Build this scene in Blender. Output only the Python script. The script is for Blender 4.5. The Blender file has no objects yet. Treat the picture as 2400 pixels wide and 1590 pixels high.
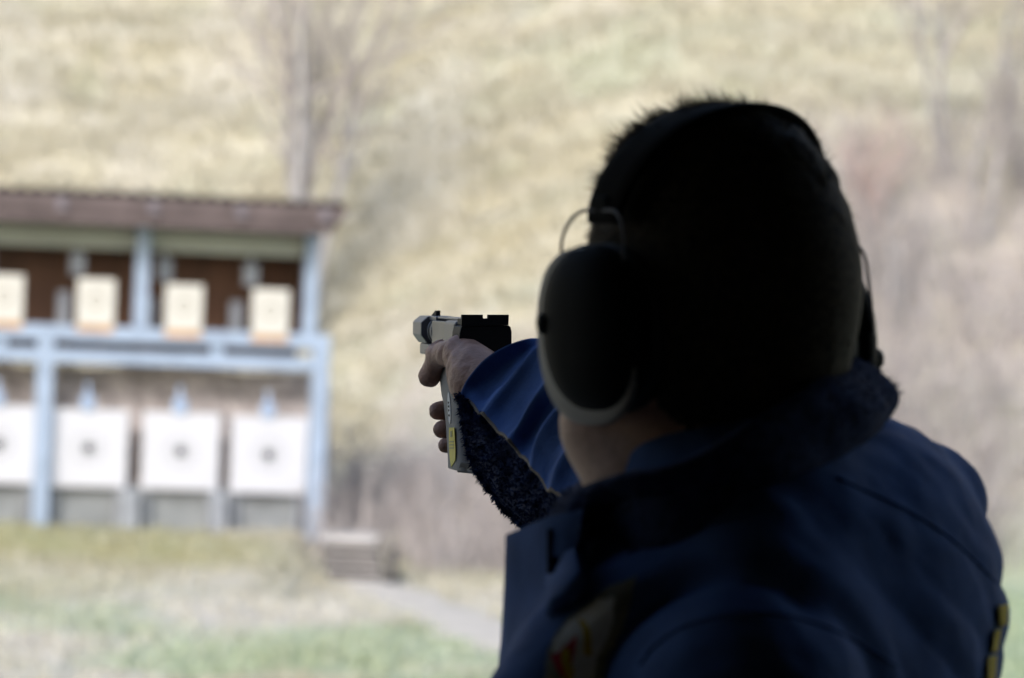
import bpy, bmesh, math, random
import numpy as np
from mathutils import Matrix, Vector
from mathutils.bvhtree import BVHTree
random.seed(7); rng = np.random.default_rng(11)
SC = bpy.context.scene
COL = SC.collection
R = math.radians

# ------------------------------------------------------------------ camera
ROLL = R(2.2); CAMZ = 1.60; FPX = 8400.0
CR, SR = math.cos(ROLL), math.sin(ROLL)
CAM = np.array([0.0, 0.0, CAMZ])
RIGHT = np.array([CR, 0, SR]); UP = np.array([-SR, 0, CR]); FWD = np.array([0, 1.0, 0])
def P(px, py, d):
    """photo pixel (2400 wide) at real distance d -> world point"""
    return CAM + RIGHT * ((px - 1200) / FPX * d) + UP * ((795 - py) / FPX * d) + FWD * d
DG = 2.92                                   # distance to the pistol's rear sight
cam_d = bpy.data.cameras.new('camera'); cam = bpy.data.objects.new('camera', cam_d); COL.objects.link(cam)
cam_d.sensor_width = 36; cam_d.lens = FPX / 2400 * 36; cam_d.clip_start = .05; cam_d.clip_end = 900
cam_d.dof.use_dof = True; cam_d.dof.focus_distance = DG + .01; cam_d.dof.aperture_fstop = 8.1
cam.matrix_world = Matrix(((CR, -SR, 0, 0), (0, 0, -1, 0), (SR, CR, 0, CAMZ), (0, 0, 0, 1)))
SC.camera = cam
# ------------------------------------------------------------------ sky, sun, exposure
SUN_EL, SUN_AZ = 31.0, 200.0                # azimuth clockwise from +Y (the camera looks along +Y)
w = bpy.data.worlds.new('World'); SC.world = w; w.use_nodes = True
nt = w.node_tree; bg = nt.nodes['Background']
sky = nt.nodes.new('ShaderNodeTexSky'); sky.sky_type = 'NISHITA'; sky.sun_disc = False
sky.sun_elevation = R(SUN_EL); sky.sun_rotation = R(SUN_AZ); sky.air_density = 1.0; sky.dust_density = 2.0; sky.ozone_density = 1.0
nt.links.new(sky.outputs[0], bg.inputs[0]); bg.inputs[1].default_value = 0.15
sl = bpy.data.lights.new('sun', 'SUN'); sun = bpy.data.objects.new('sun', sl); COL.objects.link(sun)
sl.energy = 1.5; sl.angle = R(16); sl.color = (1, .97, .93)
sd = Vector((math.sin(R(SUN_AZ)) * math.cos(R(SUN_EL)), math.cos(R(SUN_AZ)) * math.cos(R(SUN_EL)), math.sin(R(SUN_EL))))
sun.rotation_euler = sd.to_track_quat('Z', 'Y').to_euler(); sun.location = (0, -5, 30)
SC.view_settings.view_transform = 'Standard'; SC.view_settings.look = 'None'
SC.view_settings.exposure = 0.85; SC.view_settings.gamma = 1; SC.view_settings.use_curve_mapping = False
SC.render.engine = 'CYCLES'
SC.cycles.use_denoising = True; SC.cycles.max_bounces = 6; SC.cycles.diffuse_bounces = 3
SC.cycles.caustics_reflective = False; SC.cycles.caustics_refractive = False

# ------------------------------------------------------------------ helpers
def tag(o, label=None, cat=None, group=None, kind=None):
    if label: o['label'] = label
    if cat: o['category'] = cat
    if group: o['group'] = group
    if kind: o['kind'] = kind
    return o
def empty(name, loc):
    o = bpy.data.objects.new(name, None); COL.objects.link(o); o.location = loc
    o.empty_display_size = .1; BASE[o] = Vector(loc)
    return o
BASE = {}
def link(o, parent=None):
    COL.objects.link(o)
    if parent is not None:
        o.parent = parent
        b = BASE.get(parent)
        if b is not None: o.matrix_parent_inverse = Matrix.Translation(b).inverted()
    return o
class MB:
    def __init__(s): s.v = []; s.f = []
    def add(s, vs, fs):
        n = len(s.v); s.v += [tuple(map(float, p)) for p in vs]; s.f += [tuple(n + i for i in f) for f in fs]; return s
    def box(s, c, h, ax=None):
        c = np.asarray(c, float)
        ax = np.eye(3) if ax is None else np.asarray(ax)
        vs = [c + ax[0] * (sx * h[0]) + ax[1] * (sy * h[1]) + ax[2] * (sz * h[2]) for sz in (-1, 1) for sy in (-1, 1) for sx in (-1, 1)]
        return s.add(vs, [(0, 2, 3, 1), (4, 5, 7, 6), (0, 1, 5, 4), (2, 6, 7, 3), (0, 4, 6, 2), (1, 3, 7, 5)])
    def prism(s, a, b):
        """two matching point loops joined to a closed solid"""
        n = len(a)
        return s.add(list(a) + list(b), [tuple(range(n))[::-1], tuple(range(n, 2 * n))] + [(i, (i + 1) % n, n + (i + 1) % n, n + i) for i in range(n)])
    def loft(s, rings, caps=True):
        n = len(rings[0]); base = len(s.v); m = len(rings)
        fs = [(i * n + j, i * n + (j + 1) % n, (i + 1) * n + (j + 1) % n, (i + 1) * n + j) for i in range(m - 1) for j in range(n)]
        if caps: fs += [tuple(range(n))[::-1], tuple(range((m - 1) * n, m * n))]
        return s.add([p for r in rings for p in r], fs)
    def tube(s, pts, rad, n=6, caps=True):
        pts = [np.asarray(p, float) for p in pts]; m = len(pts)
        if not hasattr(rad, '__len__'): rad = [rad] * m
        rings = []; prev = None
        for i in range(m):
            t = pts[min(i + 1, m - 1)] - pts[max(i - 1, 0)]; t = t / (np.linalg.norm(t) + 1e-12)
            if prev is None:
                ref = np.array([0, 0, 1.0]) if abs(t[2]) < .9 else np.array([1.0, 0, 0]); u = np.cross(t, ref)
            else: u = prev - t * np.dot(prev, t)
            u /= np.linalg.norm(u) + 1e-12; v = np.cross(t, u); prev = u
            rings.append([pts[i] + rad[i] * (u * math.cos(2 * math.pi * k / n) + v * math.sin(2 * math.pi * k / n)) for k in range(n)])
        return s.loft(rings, caps)
    def grid(s, G, wrap=False):
        nr, nc = len(G), len(G[0])
        return s.add([p for r in G for p in r], [(i * nc + j, i * nc + (j + 1) % nc, (i + 1) * nc + (j + 1) % nc, (i + 1) * nc + j)
                                                for i in range(nr - 1) for j in range(nc if wrap else nc - 1)])
    def build(s, name, m, parent=None, smooth=False, bevel=0, solid=0, subsurf=0):
        me = bpy.data.meshes.new(name); me.from_pydata(s.v, [], s.f); me.update()
        if smooth: me.shade_smooth()
        me.materials.append(m)
        o = bpy.data.objects.new(name, me); link(o, parent)
        if solid:
            q = o.modifiers.new('thickness', 'SOLIDIFY'); q.thickness = solid; q.offset = -1
        if bevel:
            q = o.modifiers.new('edge', 'BEVEL'); q.width = bevel; q.segments = 2; q.limit_method = 'ANGLE'; q.angle_limit = R(35)
        if subsurf:
            q = o.modifiers.new('sub', 'SUBSURF'); q.levels = q.render_levels = subsurf
        return o
def np_mesh(name, V, F, m, parent=None, smooth=True, attrs=None):
    """V (n,3), F (k,3|4) numpy -> object"""
    V = np.asarray(V, np.float32); F = np.asarray(F, np.int32); k = F.shape[1]
    me = bpy.data.meshes.new(name)
    me.vertices.add(len(V)); me.vertices.foreach_set('co', V.ravel())
    me.loops.add(F.size); me.loops.foreach_set('vertex_index', F.ravel())
    me.polygons.add(len(F)); me.polygons.foreach_set('loop_start', np.arange(0, F.size, k, dtype=np.int32))
    for an, av in (attrs or {}).items():
        a = me.attributes.new(an, 'FLOAT', 'POINT'); a.data.foreach_set('value', np.asarray(av, np.float32))
    me.update(calc_edges=True); me.validate()
    if smooth: me.shade_smooth()
    me.materials.append(m)
    o = bpy.data.objects.new(name, me); link(o, parent)
    return o
def hsh(i, j, s):
    h = (i.astype(np.int64) * 374761393 + j.astype(np.int64) * 668265263 + s * 1442695041) & 0x7fffffff
    h = ((h ^ (h >> 13)) * 1274126177) & 0x7fffffff
    return ((h ^ (h >> 16)) & 0xffff) / 65535.0
def vn(x, y, s=0):
    x = np.asarray(x, float); y = np.asarray(y, float)
    i = np.floor(x); j = np.floor(y); u = x - i; v = y - j
    u = u * u * (3 - 2 * u); v = v * v * (3 - 2 * v)
    return (hsh(i, j, s) * (1 - u) + hsh(i + 1, j, s) * u) * (1 - v) + (hsh(i, j + 1, s) * (1 - u) + hsh(i + 1, j + 1, s) * u) * v
def fbm(x, y, s=0, o=4):
    t = 0; a = .5
    for k in range(o): t = t + a * vn(x * 2 ** k, y * 2 ** k, s + k); a *= .5
    return t
def sst(x, a, b):
    t = np.clip((np.asarray(x, float) - a) / (b - a), 0, 1); return t * t * (3 - 2 * t)

# ------------------------------------------------------------------ materials
def mat(name, col, rough=.7, metal=0, var=.18, scale=12, bump=0, bscale=60, spec=.4, col2=None, sheen=0, coords='Object', stretch=None):
    m = bpy.data.materials.new(name); m.use_nodes = True
    n = m.node_tree.nodes; l = m.node_tree.links; b = n['Principled BSDF']
    b.inputs['Roughness'].default_value = rough; b.inputs['Metallic'].default_value = metal
    b.inputs['Specular IOR Level'].default_value = spec
    if sheen: b.inputs['Sheen Weight'].default_value = sheen; b.inputs['Sheen Roughness'].default_value = .4
    tc = n.new('ShaderNodeTexCoord'); src = tc.outputs[coords]
    if stretch:
        mp = n.new('ShaderNodeMapping'); mp.inputs['Scale'].default_value = stretch; l.new(src, mp.inputs[0]); src = mp.outputs[0]
    nz = n.new('ShaderNodeTexNoise'); nz.inputs['Scale'].default_value = scale; nz.inputs['Detail'].default_value = 4
    l.new(src, nz.inputs['Vector'])
    rp = n.new('ShaderNodeValToRGB'); c = Vector(col)
    c0 = [max(0, x * (1 - var)) for x in c]; c1 = list(col2) if col2 else [min(1, x * (1 + var)) for x in c]
    rp.color_ramp.elements[0].position = .32; rp.color_ramp.elements[1].position = .68
    rp.color_ramp.elements[0].color = (*c0, 1); rp.color_ramp.elements[1].color = (*c1, 1)
    l.new(nz.outputs['Fac'], rp.inputs[0]); l.new(rp.outputs[0], b.inputs['Base Color'])
    if bump:
        n2 = n.new('ShaderNodeTexNoise'); n2.inputs['Scale'].default_value = bscale; n2.inputs['Detail'].default_value = 3
        l.new(src, n2.inputs['Vector'])
        bp = n.new('ShaderNodeBump'); bp.inputs['Strength'].default_value = bump; bp.inputs['Distance'].default_value = .002
        l.new(n2.outputs['Fac'], bp.inputs['Height']); l.new(bp.outputs[0], b.inputs['Normal'])
    return m
M = {}
M['blue_paint'] = mat('blue_grey_paint', (.31, .385, .51), .5, var=.12, scale=6)
M['header'] = mat('grey_green_board', (.36, .38, .34), .8, var=.1, scale=3)
M['soffit'] = mat('brown_soffit', (.125, .098, .10), .8, var=.2, scale=5)
M['rafter'] = mat('rafter_wood', (.17, .15, .17), .8, var=.15, scale=5)
M['roof'] = mat('roof_sheet', (.10, .085, .085), .7, var=.2, scale=4)
M['plank'] = mat('rusty_plank', (.125, .068, .045), .85, var=.35, scale=2, stretch=(3, 3, .7), col2=(.15, .078, .048))
M['paper'] = mat('white_paper', (.55, .56, .61), .8, var=.02, scale=3)
M['card'] = mat('cream_card', (.56, .55, .515), .8, var=.03, scale=4)
M['cardboard'] = mat('cardboard', (.48, .27, .12), .85, var=.15, scale=8)
M['ink'] = mat('black_ink', (.03, .03, .035), .8)
M['paleink'] = mat('pale_ink', (.26, .24, .20), .8)
M['steel'] = mat('dull_steel', (.30, .32, .36), .55, .3, var=.15, scale=8)
M['clip'] = mat('blue_clip', (.34, .44, .62), .5, var=.1)
M['concrete'] = mat('concrete', (.22, .235, .25), .9, var=.2, scale=5, bump=.3)
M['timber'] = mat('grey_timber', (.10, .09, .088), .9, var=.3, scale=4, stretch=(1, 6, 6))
M['timber_top'] = mat('pale_timber', (.50, .48, .47), .9, var=.15, scale=4)  # paler timber for the top board and the step edges
M['bark'] = mat('grey_bark', (.30, .29, .29), .9, var=.25, scale=9)
M['twig'] = mat('grey_twig', (.33, .30, .295), .9, var=.25, scale=3)
M['twig_red'] = mat('red_twig', (.46, .34, .315), .9, var=.25, scale=3)
M['dark_wood'] = mat('brown_stained_wood', (.075, .06, .048), .8, var=.3, scale=5)
M['pale_wall'] = mat('bounce_boards', (.58, .55, .50), .85, var=.1, scale=3)  # pale only to reflect light onto surfaces facing the camera
M['floor'] = mat('shelter_concrete', (.15, .145, .14), .9, var=.2, scale=4)
M['jacket'] = mat('navy_cloth', (.064, .122, .300), .8, var=.15, scale=35, bump=.25, bscale=420, spec=.10)
M['jacket_dark'] = mat('navy_cloth_trim', (.012, .018, .045), .85, var=.15, scale=30, bump=.3, bscale=300)
M['fleece'] = mat('navy_fleece', (.011, .024, .085), .95, var=.5, scale=140, bump=.6, bscale=500)
M['collar'] = mat('dark_collar_fleece', (.028, .042, .100), .95, var=.35, scale=140, bump=.4, bscale=500, spec=.1)
M['piping'] = mat('tan_piping', (.20, .15, .10), .7, var=.2)
M['skin'] = mat('skin', (.44, .25, .18), .55, var=.14, scale=110, bump=.45, bscale=420, col2=(.50, .29, .215))
M['nail'] = mat('nail', (.55, .38, .31), .35, var=.05)
M['hair'] = mat('dark_brown_hair', (.050, .038, .026), .7, var=.4, scale=200, spec=.1)
M['muff'] = mat('black_plastic', (.011, .012, .013), .65, var=.1, spec=.07)
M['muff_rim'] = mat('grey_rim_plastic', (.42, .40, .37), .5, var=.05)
M['cushion'] = mat('black_vinyl', (.015, .015, .016), .5)
M['band'] = mat('band_leatherette', (.008, .007, .006), .8, var=.2, spec=.1)
M['wire'] = mat('steel_wire', (.15, .15, .17), .5, .4, var=.05)
M['alloy'] = mat('silver_alloy', (.15, .155, .175), .40, .45, var=.06, scale=40)
M['alloy_dark'] = mat('grey_steel', (.16, .16, .165), .4, .5, var=.1, scale=40)
M['gunblack'] = mat('matt_black_steel', (.010, .010, .011), .6, var=.1, spec=.25)
M['grip'] = mat('grey_laminate', (.28, .262, .24), .65, var=.06, scale=90, bump=.1, bscale=900)
M['sticker'] = mat('yellow_sticker', (.70, .58, .06), .5, var=.06, scale=60)
M['stickergrey'] = mat('sticker_print', (.36, .33, .14), .6)
M['label'] = mat('oval_label', (.68, .68, .66), .5, var=.03)
M['patch'] = mat('crest_white', (.86, .85, .80), .85, var=.08, scale=60)
M['patch_khaki'] = mat('crest_khaki', (.30, .27, .19), .85, var=.1, scale=60)
M['patch_yellow'] = mat('crest_yellow', (.68, .48, .03), .8, var=.1, scale=60)
M['patch_red'] = mat('crest_red', (.60, .04, .05), .8, var=.1, scale=60)
M['trousers'] = mat('dark_trousers', (.03, .032, .04), .85)
M['shoe'] = mat('shoe_leather', (.02, .018, .016), .5)
M['stone'] = mat('pale_stone', (.55, .52, .50), .9, var=.2, scale=8)

def ground_mat():
    m = bpy.data.materials.new('dry_meadow'); m.use_nodes = True
    n = m.node_tree.nodes; l = m.node_tree.links; b = n['Principled BSDF']; b.inputs['Roughness'].default_value = .95
    b.inputs['Specular IOR Level'].default_value = .1
    g = n.new('ShaderNodeNewGeometry')
    mp = n.new('ShaderNodeMapping'); mp.inputs['Rotation'].default_value = (0, R(-14), R(8)); mp.inputs['Scale'].default_value = (.65, 2.2, 2.2)
    l.new(g.outputs['Position'], mp.inputs[0])
    def noise(scale, det=4, vec=None):
        q = n.new('ShaderNodeTexNoise'); q.inputs['Scale'].default_value = scale; q.inputs['Detail'].default_value = det
        l.new(vec or mp.outputs[0], q.inputs['Vector']); return q.outputs['Fac']
    def ramp(f, a, b_):
        q = n.new('ShaderNodeMapRange'); q.inputs['From Min'].default_value = a; q.inputs['From Max'].default_value = b_; l.new(f, q.inputs['Value']); return q.outputs[0]
    def mix(f, a, b_):
        q = n.new('ShaderNodeMix'); q.data_type = 'RGBA'; l.new(f, q.inputs['Factor'])
        for s, c in ((6, a), (7, b_)):
            if isinstance(c, tuple): q.inputs[s].default_value = (*c, 1)
            else: l.new(c, q.inputs[s])
        return q.outputs[2]
    def att(a):
        q = n.new('ShaderNodeAttribute'); q.attribute_name = a; return q.outputs['Fac']
    c = mix(ramp(noise(.9, 5), .38, .64), (.41, .37, .26), (.49, .46, .36))
    c = mix(ramp(noise(2.1, 3), .55, .72), c, (.52, .49, .415))
    c = mix(ramp(noise(.55, 3), .54, .70), c, (.40, .40, .305))
    c = mix(att('moss'), c, (.36, .33, .14))
    c = mix(att('soil'), c, (.40, .355, .33))
    c = mix(att('pale'), c, (.57, .54, .50))
    c = mix(att('green'), c, (.33, .41, .26))
    l.new(c, b.inputs['Base Color'])
    bp = n.new('ShaderNodeBump'); bp.inputs['Strength'].default_value = .6; bp.inputs['Distance'].default_value = .05
    l.new(noise(9, 4, g.outputs['Position']), bp.inputs['Height']); l.new(bp.outputs[0], b.inputs['Normal'])
    return m
M['ground'] = ground_mat()
def grass_mat():
    m = bpy.data.materials.new('grass_blades'); m.use_nodes = True
    n = m.node_tree.nodes; l = m.node_tree.links; b = n['Principled BSDF']; b.inputs['Roughness'].default_value = .8; b.inputs['Specular IOR Level'].default_value = .2
    a = n.new('ShaderNodeAttribute'); a.attribute_name = 'tone'; g = n.new('ShaderNodeAttribute'); g.attribute_name = 'green'
    rp = n.new('ShaderNodeValToRGB'); e = rp.color_ramp.elements
    e[0].color = (.36, .33, .235, 1); e[1].color = (.60, .58, .52, 1); q = e.new(.5); q.color = (.48, .45, .355, 1)
    l.new(a.outputs['Fac'], rp.inputs[0])
    mx = n.new('ShaderNodeMix'); mx.data_type = 'RGBA'; l.new(g.outputs['Fac'], mx.inputs['Factor']); l.new(rp.outputs[0], mx.inputs[6]); mx.inputs[7].default_value = (.33, .42, .25, 1)
    l.new(mx.outputs[2], b.inputs['Base Color'])
    return m
M['grass'] = grass_mat()

# ------------------------------------------------------------------ terrain
def hill_start(x): return 27.9 - 3.0 * sst(x, -3.6, 2.4)
def bank(x, y): return .19 * sst(y, 19.2, 24.2) * (1 - sst(x, -1.50, -1.15) * (1 - sst(y, 24.4, 26)))
def H(x, y):
    x = np.asarray(x, float); y = np.asarray(y, float)
    z = bank(x, y)
    q = y - hill_start(x)
    rise = np.where(q > 0, q * q / (q + 1.6), 0) * .60
    z = z + np.minimum(rise, 40 + 0 * rise)
    far = sst(y, 26, 32)
    z = z + far * ((fbm(x * .5 + .25 * y, y * 1.1, 3, 4) - .5) * .32 + (fbm(x * 1.3 + .6 * y, y * 2.6, 9, 3) - .5) * .11)
    z = z + (1 - far) * (fbm(x * 1.2, y * 1.2, 5, 4) - .5) * .09 * sst(y, 3.5, 8)
    return np.where(y < 3.7, -.16, z)
def masks(x, y):
    n1 = fbm(x * .7, y * .7, 21, 4); n2 = fbm(x * 1.6, y * .9, 31, 4); n3 = fbm(x * 1.1 + 3, y * .45, 41, 3)
    green = sst(n1, .45, .60) * (1 - sst(y, 19.2, 21.8)) * .72
    green = np.maximum(green, (sst(x, 1.8, 2.5) * (1 - sst(y, 24, 27))) * .9)
    green = np.maximum(green, sst(n2, .55, .7) * .16)
    moss = sst(y, 21.4, 23.2) * (1 - sst(y, 24.9, 26)) * (1 - sst(x, -1.9, -1.2)) * sst(n2, .30, .48) * .85
    soil = sst(y, 23.6, 24.6) * sst(x, -1.2, -.8) * (1 - sst(y, 28, 31)) * sst(n2, .30, .5) * .8
    soil = np.maximum(soil, sst(x, 1.9, 3.0) * sst(y, 25, 26.5) * (1 - sst(y, 30, 33)) * .8)
    pale = np.maximum(sst(n3, .50, .64) * .6 * (1 - .5 * sst(y, 26, 28)), sst(n3, .40, .55) * .75 * (1 - sst(y, 21, 23)))
    return np.clip(green, 0, 1), moss, soil, pale
def axis(lo, hi, a, b, step, grow=1.22):
    c = list(np.arange(a, b + 1e-6, step)); s = step
    while c[-1] < hi: s *= grow; c.append(c[-1] + s)
    s = step
    while c[0] > lo: s *= grow; c.insert(0, c[0] - s)
    return np.array(c)
xs = axis(-260, 260, -6.4, 6.4, .085); ys = axis(-260, 260, 16, 40, .10)
ys = np.sort(np.append(ys, [3.69, 3.71]))
X, Y = np.meshgrid(xs, ys); Z = H(X, Y); nX, nY = len(xs), len(ys)
ii = np.arange(nX * nY).reshape(nY, nX)
F = np.stack([ii[:-1, :-1], ii[:-1, 1:], ii[1:, 1:], ii[1:, :-1]], -1).reshape(-1, 4)
mk = masks(X, Y)
ter = np_mesh('terrain', np.stack([X, Y, Z], -1).reshape(-1, 3), F, M['ground'],
              attrs=dict(green=mk[0].ravel(), moss=mk[1].ravel(), soil=mk[2].ravel(), pale=mk[3].ravel()))
tag(ter, 'dry grass hillside and mossy bank behind the target stand', kind='structure')

# shelter of the firing line: floor, back wall, roof over shooter and camera
sh = empty('firing_shelter', (0, 0, 0)); tag(sh, 'dark timber shelter over the firing line', kind='structure')
MB().box((0, .2, -.06), (7, 3.4, .06)).build('floor', M['floor'], sh)
MB().box((0, -3.2, 1.4), (7, .06, 1.4)).build('back_wall', M['pale_wall'], sh)  # unseen wall, coloured pale as a bounce for the shooter's back
MB().box((6.9, .1, 1.4), (.06, 3.2, 1.4)).build('side_wall', M['dark_wood'], sh)
MB().box((-5.4, -.2, 1.4), (.06, 2.95, 1.4)).build('side_wall', M['dark_wood'], sh)
ROOF_FRONT = 2.58
MB().prism([(x, -3.4, 2.75) for x in (-7.2, 7.2)] + [(7.2, ROOF_FRONT, 2.18), (-7.2, ROOF_FRONT, 2.18)],
           [(x, -3.4, 2.85) for x in (-7.2, 7.2)] + [(7.2, ROOF_FRONT, 2.28), (-7.2, ROOF_FRONT, 2.28)]).build('roof', M['dark_wood'], sh)
for x in (-2.3, 1.65): MB().box((x, .97, 1.1), (.02, 1.45, 1.1)).build('shade_screen', M['dark_wood'], sh)  # unseen panels added to cut side light on the shooter
for x in (-4.5, 4.5): MB().box((x, 2.4, 1.09), (.06, .06, 1.09)).build('post', M['dark_wood'], sh)

# path from the timber steps to the range floor
pts = [(-1.0, 23.5, .20), (-.75, 22.6, .24), (-.42, 21.2, .30), (-.05, 19.4, .36), (.4, 17.6, .30), (1.0, 15.2, .4)]
G = []
for i in range(41):
    t = i / 40 * (len(pts) - 1); k = min(int(t), len(pts) - 2); u = t - k
    c = [pts[k][q] * (1 - u) + pts[k + 1][q] * u for q in range(3)]
    G.append([(c[0] + s * c[2] * (1 + .25 * math.sin(i * 1.7 + s)), c[1] + s * .08, float(H(c[0] + s * c[2], c[1] + s * .08)) + .012 - .02 * abs(s) ** 3) for s in (-1, -.5, 0, .5, 1)])
M['path'] = mat('pale_gravel', (.54, .50, .44), .95, var=.12, scale=6, coords='Object', bump=.5, bscale=40)
tag(MB().grid(G).build('path', M['path'], smooth=True), 'pale gravel path beside the timber steps', kind='structure')

# ------------------------------------------------------------------ target stand
YAW = R(15); EX = np.array([math.cos(YAW), math.sin(YAW), 0]); EY = np.array([-math.sin(YAW), math.cos(YAW), 0]); EZ = np.array([0, 0, 1.0])
SO = P(733, 1240, 25.0)
def sl_(px, py, k=0.0):
    """photo pixel -> (x, z) in the stand's own front plane, k metres behind it"""
    d = P(px, py, 1) - CAM; t = np.dot(SO + EY * k - CAM, EY) / np.dot(d, EY); q = CAM + d * t - SO
    return float(np.dot(q, EX)), float(q[2])
def SW(x, y, z): return SO + EX * x + EY * y + EZ * z
AX3 = np.stack([EX, EY, EZ])
def sbox(x0, x1, y0, y1, z0, z1): return MB().box(SW((x0 + x1) / 2, (y0 + y1) / 2, (z0 + z1) / 2), ((x1 - x0) / 2, (y1 - y0) / 2, (z1 - z0) / 2), AX3)
st = empty('target_stand', tuple(SO)); tag(st, 'blue-grey steel target stand with brown roof on the mossy bank', 'target stand')
xR = sl_(745, 1000)[0]; xL = sl_(100, 1000)[0]; bay = xR - xL
zB = sl_(380, 788)[1]; zB2 = sl_(380, 842)[1]              # mid beams (centre lines)
XMIN = xL - bay - .1
for x in (xR, xL, xL - bay): sbox(x - .055, x + .055, -.05, .06, -.35, zB + .05).build('post', M['blue_paint'], st, bevel=.006)
sbox(XMIN, xR + .058, -.055, .055, zB - .052, zB + .053).build('beam', M['blue_paint'], st, bevel=.006)
sbox(XMIN, xR - .056, -.045, .045, zB2 - .046, zB2 + .044).build('beam', M['blue_paint'], st, bevel=.006)
xs1 = sl_(508, 830)[0]
for x in (xs1, xs1 - bay * .78, xs1 - bay * 1.6): sbox(x - .04, x + .04, -.035, .035, zB2 + .045, zB - .053).build('spacer', M['blue_paint'], st)
xu = sl_(331, 690)[0]; xur = sl_(727, 690)[0]
zt = sl_(700, 556)[1]
for x in (xur, xu, xu - (xur - xu), xu - 2 * (xur - xu)): sbox(x - .045, x + .045, -.04, .05, zB + .054, zt + .04).build('post', M['blue_paint'], st, bevel=.006)
sbox(XMIN, xur + .02, .08, .13, zt - .14, zt + .02).build('header_board', M['header'], st)
# upper compartment: shelf, plank back wall, end wall
sbox(XMIN, xur + .03, .06, .515, zB - .055, zB - .02).build('shelf', M['steel'], st)
x = XMIN; k = 0
while x < xur + .02:
    wd = .15 + .03 * random.random()
    sbox(x, min(x + wd - .003, xur + .03), .52 + .012 * random.random(), .56, zB - .22, zt + .03).build('plank', M['plank'], st); x += wd
sbox(xur + .0, xur + .028, .06, .51, zB - .01, zt + .1).build('end_panel', M['plank'], st)
# roof: soffit, rafters, corrugated sheet
sl = math.tan(R(9)); OH = .36; xe = sl_(752, 556)[0] + .0
def rz(y): return zt + .02 - sl * y
def rp_(x0, x1, y0, y1, lo, hi):
    return MB().prism([SW(x0, y0, rz(y0) + lo), SW(x1, y0, rz(y0) + lo), SW(x1, y1, rz(y1) + lo), SW(x0, y1, rz(y1) + lo)],
                      [SW(x0, y0, rz(y0) + hi), SW(x1, y0, rz(y0) + hi), SW(x1, y1, rz(y1) + hi), SW(x0, y1, rz(y1) + hi)])
for k in range(4):
    y0 = -OH + k * .255; rp_(XMIN - .2, xe, y0, y0 + .248, .0, .022).build('soffit_board', M['soffit'], st)
zf = rz(-OH)
for y0, z0, z1, nm in ((-OH - .030, zf - .055, zf + .032, 'fascia_board'), (-OH - .062, zf + .034, zf + .125, 'fascia_board')):
    sx = lambda z: xe + (z - zf + .05) * .62
    MB().prism([SW(XMIN - .2, y0, z0), SW(sx(z0), y0, z0), SW(sx(z1), y0, z1), SW(XMIN - .2, y0, z1)], [SW(XMIN - .2, y0 + .028, z0), SW(sx(z0), y0 + .028, z0), SW(sx(z1), y0 + .028, z1), SW(XMIN - .2, y0 + .028, z1)]).build(nm, M['soffit'], st, bevel=.004)
for px in (-270, -65, 140, 355, 560, 757):
    xr = sl_(px, 500, -OH)[0]; sbox(xr - .035, xr + .035, -OH - .085, -OH - .063, zf + .02, zf + .115).build('gutter_bracket', M['rafter'], st, bevel=.004)
Gt = []; Gb = []
nc = int((xe - XMIN + .34) / .018)
for y in (-OH - .10, .70):
    Gt.append([SW(XMIN - .22 + i * .018, y, rz(y) + .150 + .018 * math.sin(i * math.pi / 3)) for i in range(nc)])
MB().grid(Gt).build('roof_sheet', M['roof'], st, smooth=True, solid=.006)
# concrete footing and mechanism feet
sbox(XMIN, xR - .06, .12, .29, -.4, .27).build('footing', M['concrete'], st, bevel=.01)
for px in (305, 512, 95, -110):
    xf = sl_(px, 1165)[0]; sbox(xf - .06, xf + .06, -.02, .115, -.3, .24).build('mechanism_foot', M['steel'], st, bevel=.008)
# gravel bank behind the lower targets
Gg = []
for i in range(60):
    row = []
    for j in range(26):
        u = XMIN - .1 + (xR + .25 - XMIN) * i / 59; v = .14 + .22 * j / 25
        row.append(SW(u, v, -.05 + 1.13 * j / 25 + .10 * (float(fbm(np.array(u * 5), np.array(v * 5), 77, 3)) - .5)))
    Gg.append(row)
M['gravel'] = mat('pinkish_gravel', (.37, .33, .32), .95, var=.45, scale=11, bump=.6, bscale=30, col2=(.52, .465, .455))
tag(MB().grid(Gg).build('gravel_bank', M['gravel'], smooth=True), 'pinkish gravel bullet bank behind the lower targets', kind='stuff')

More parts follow.
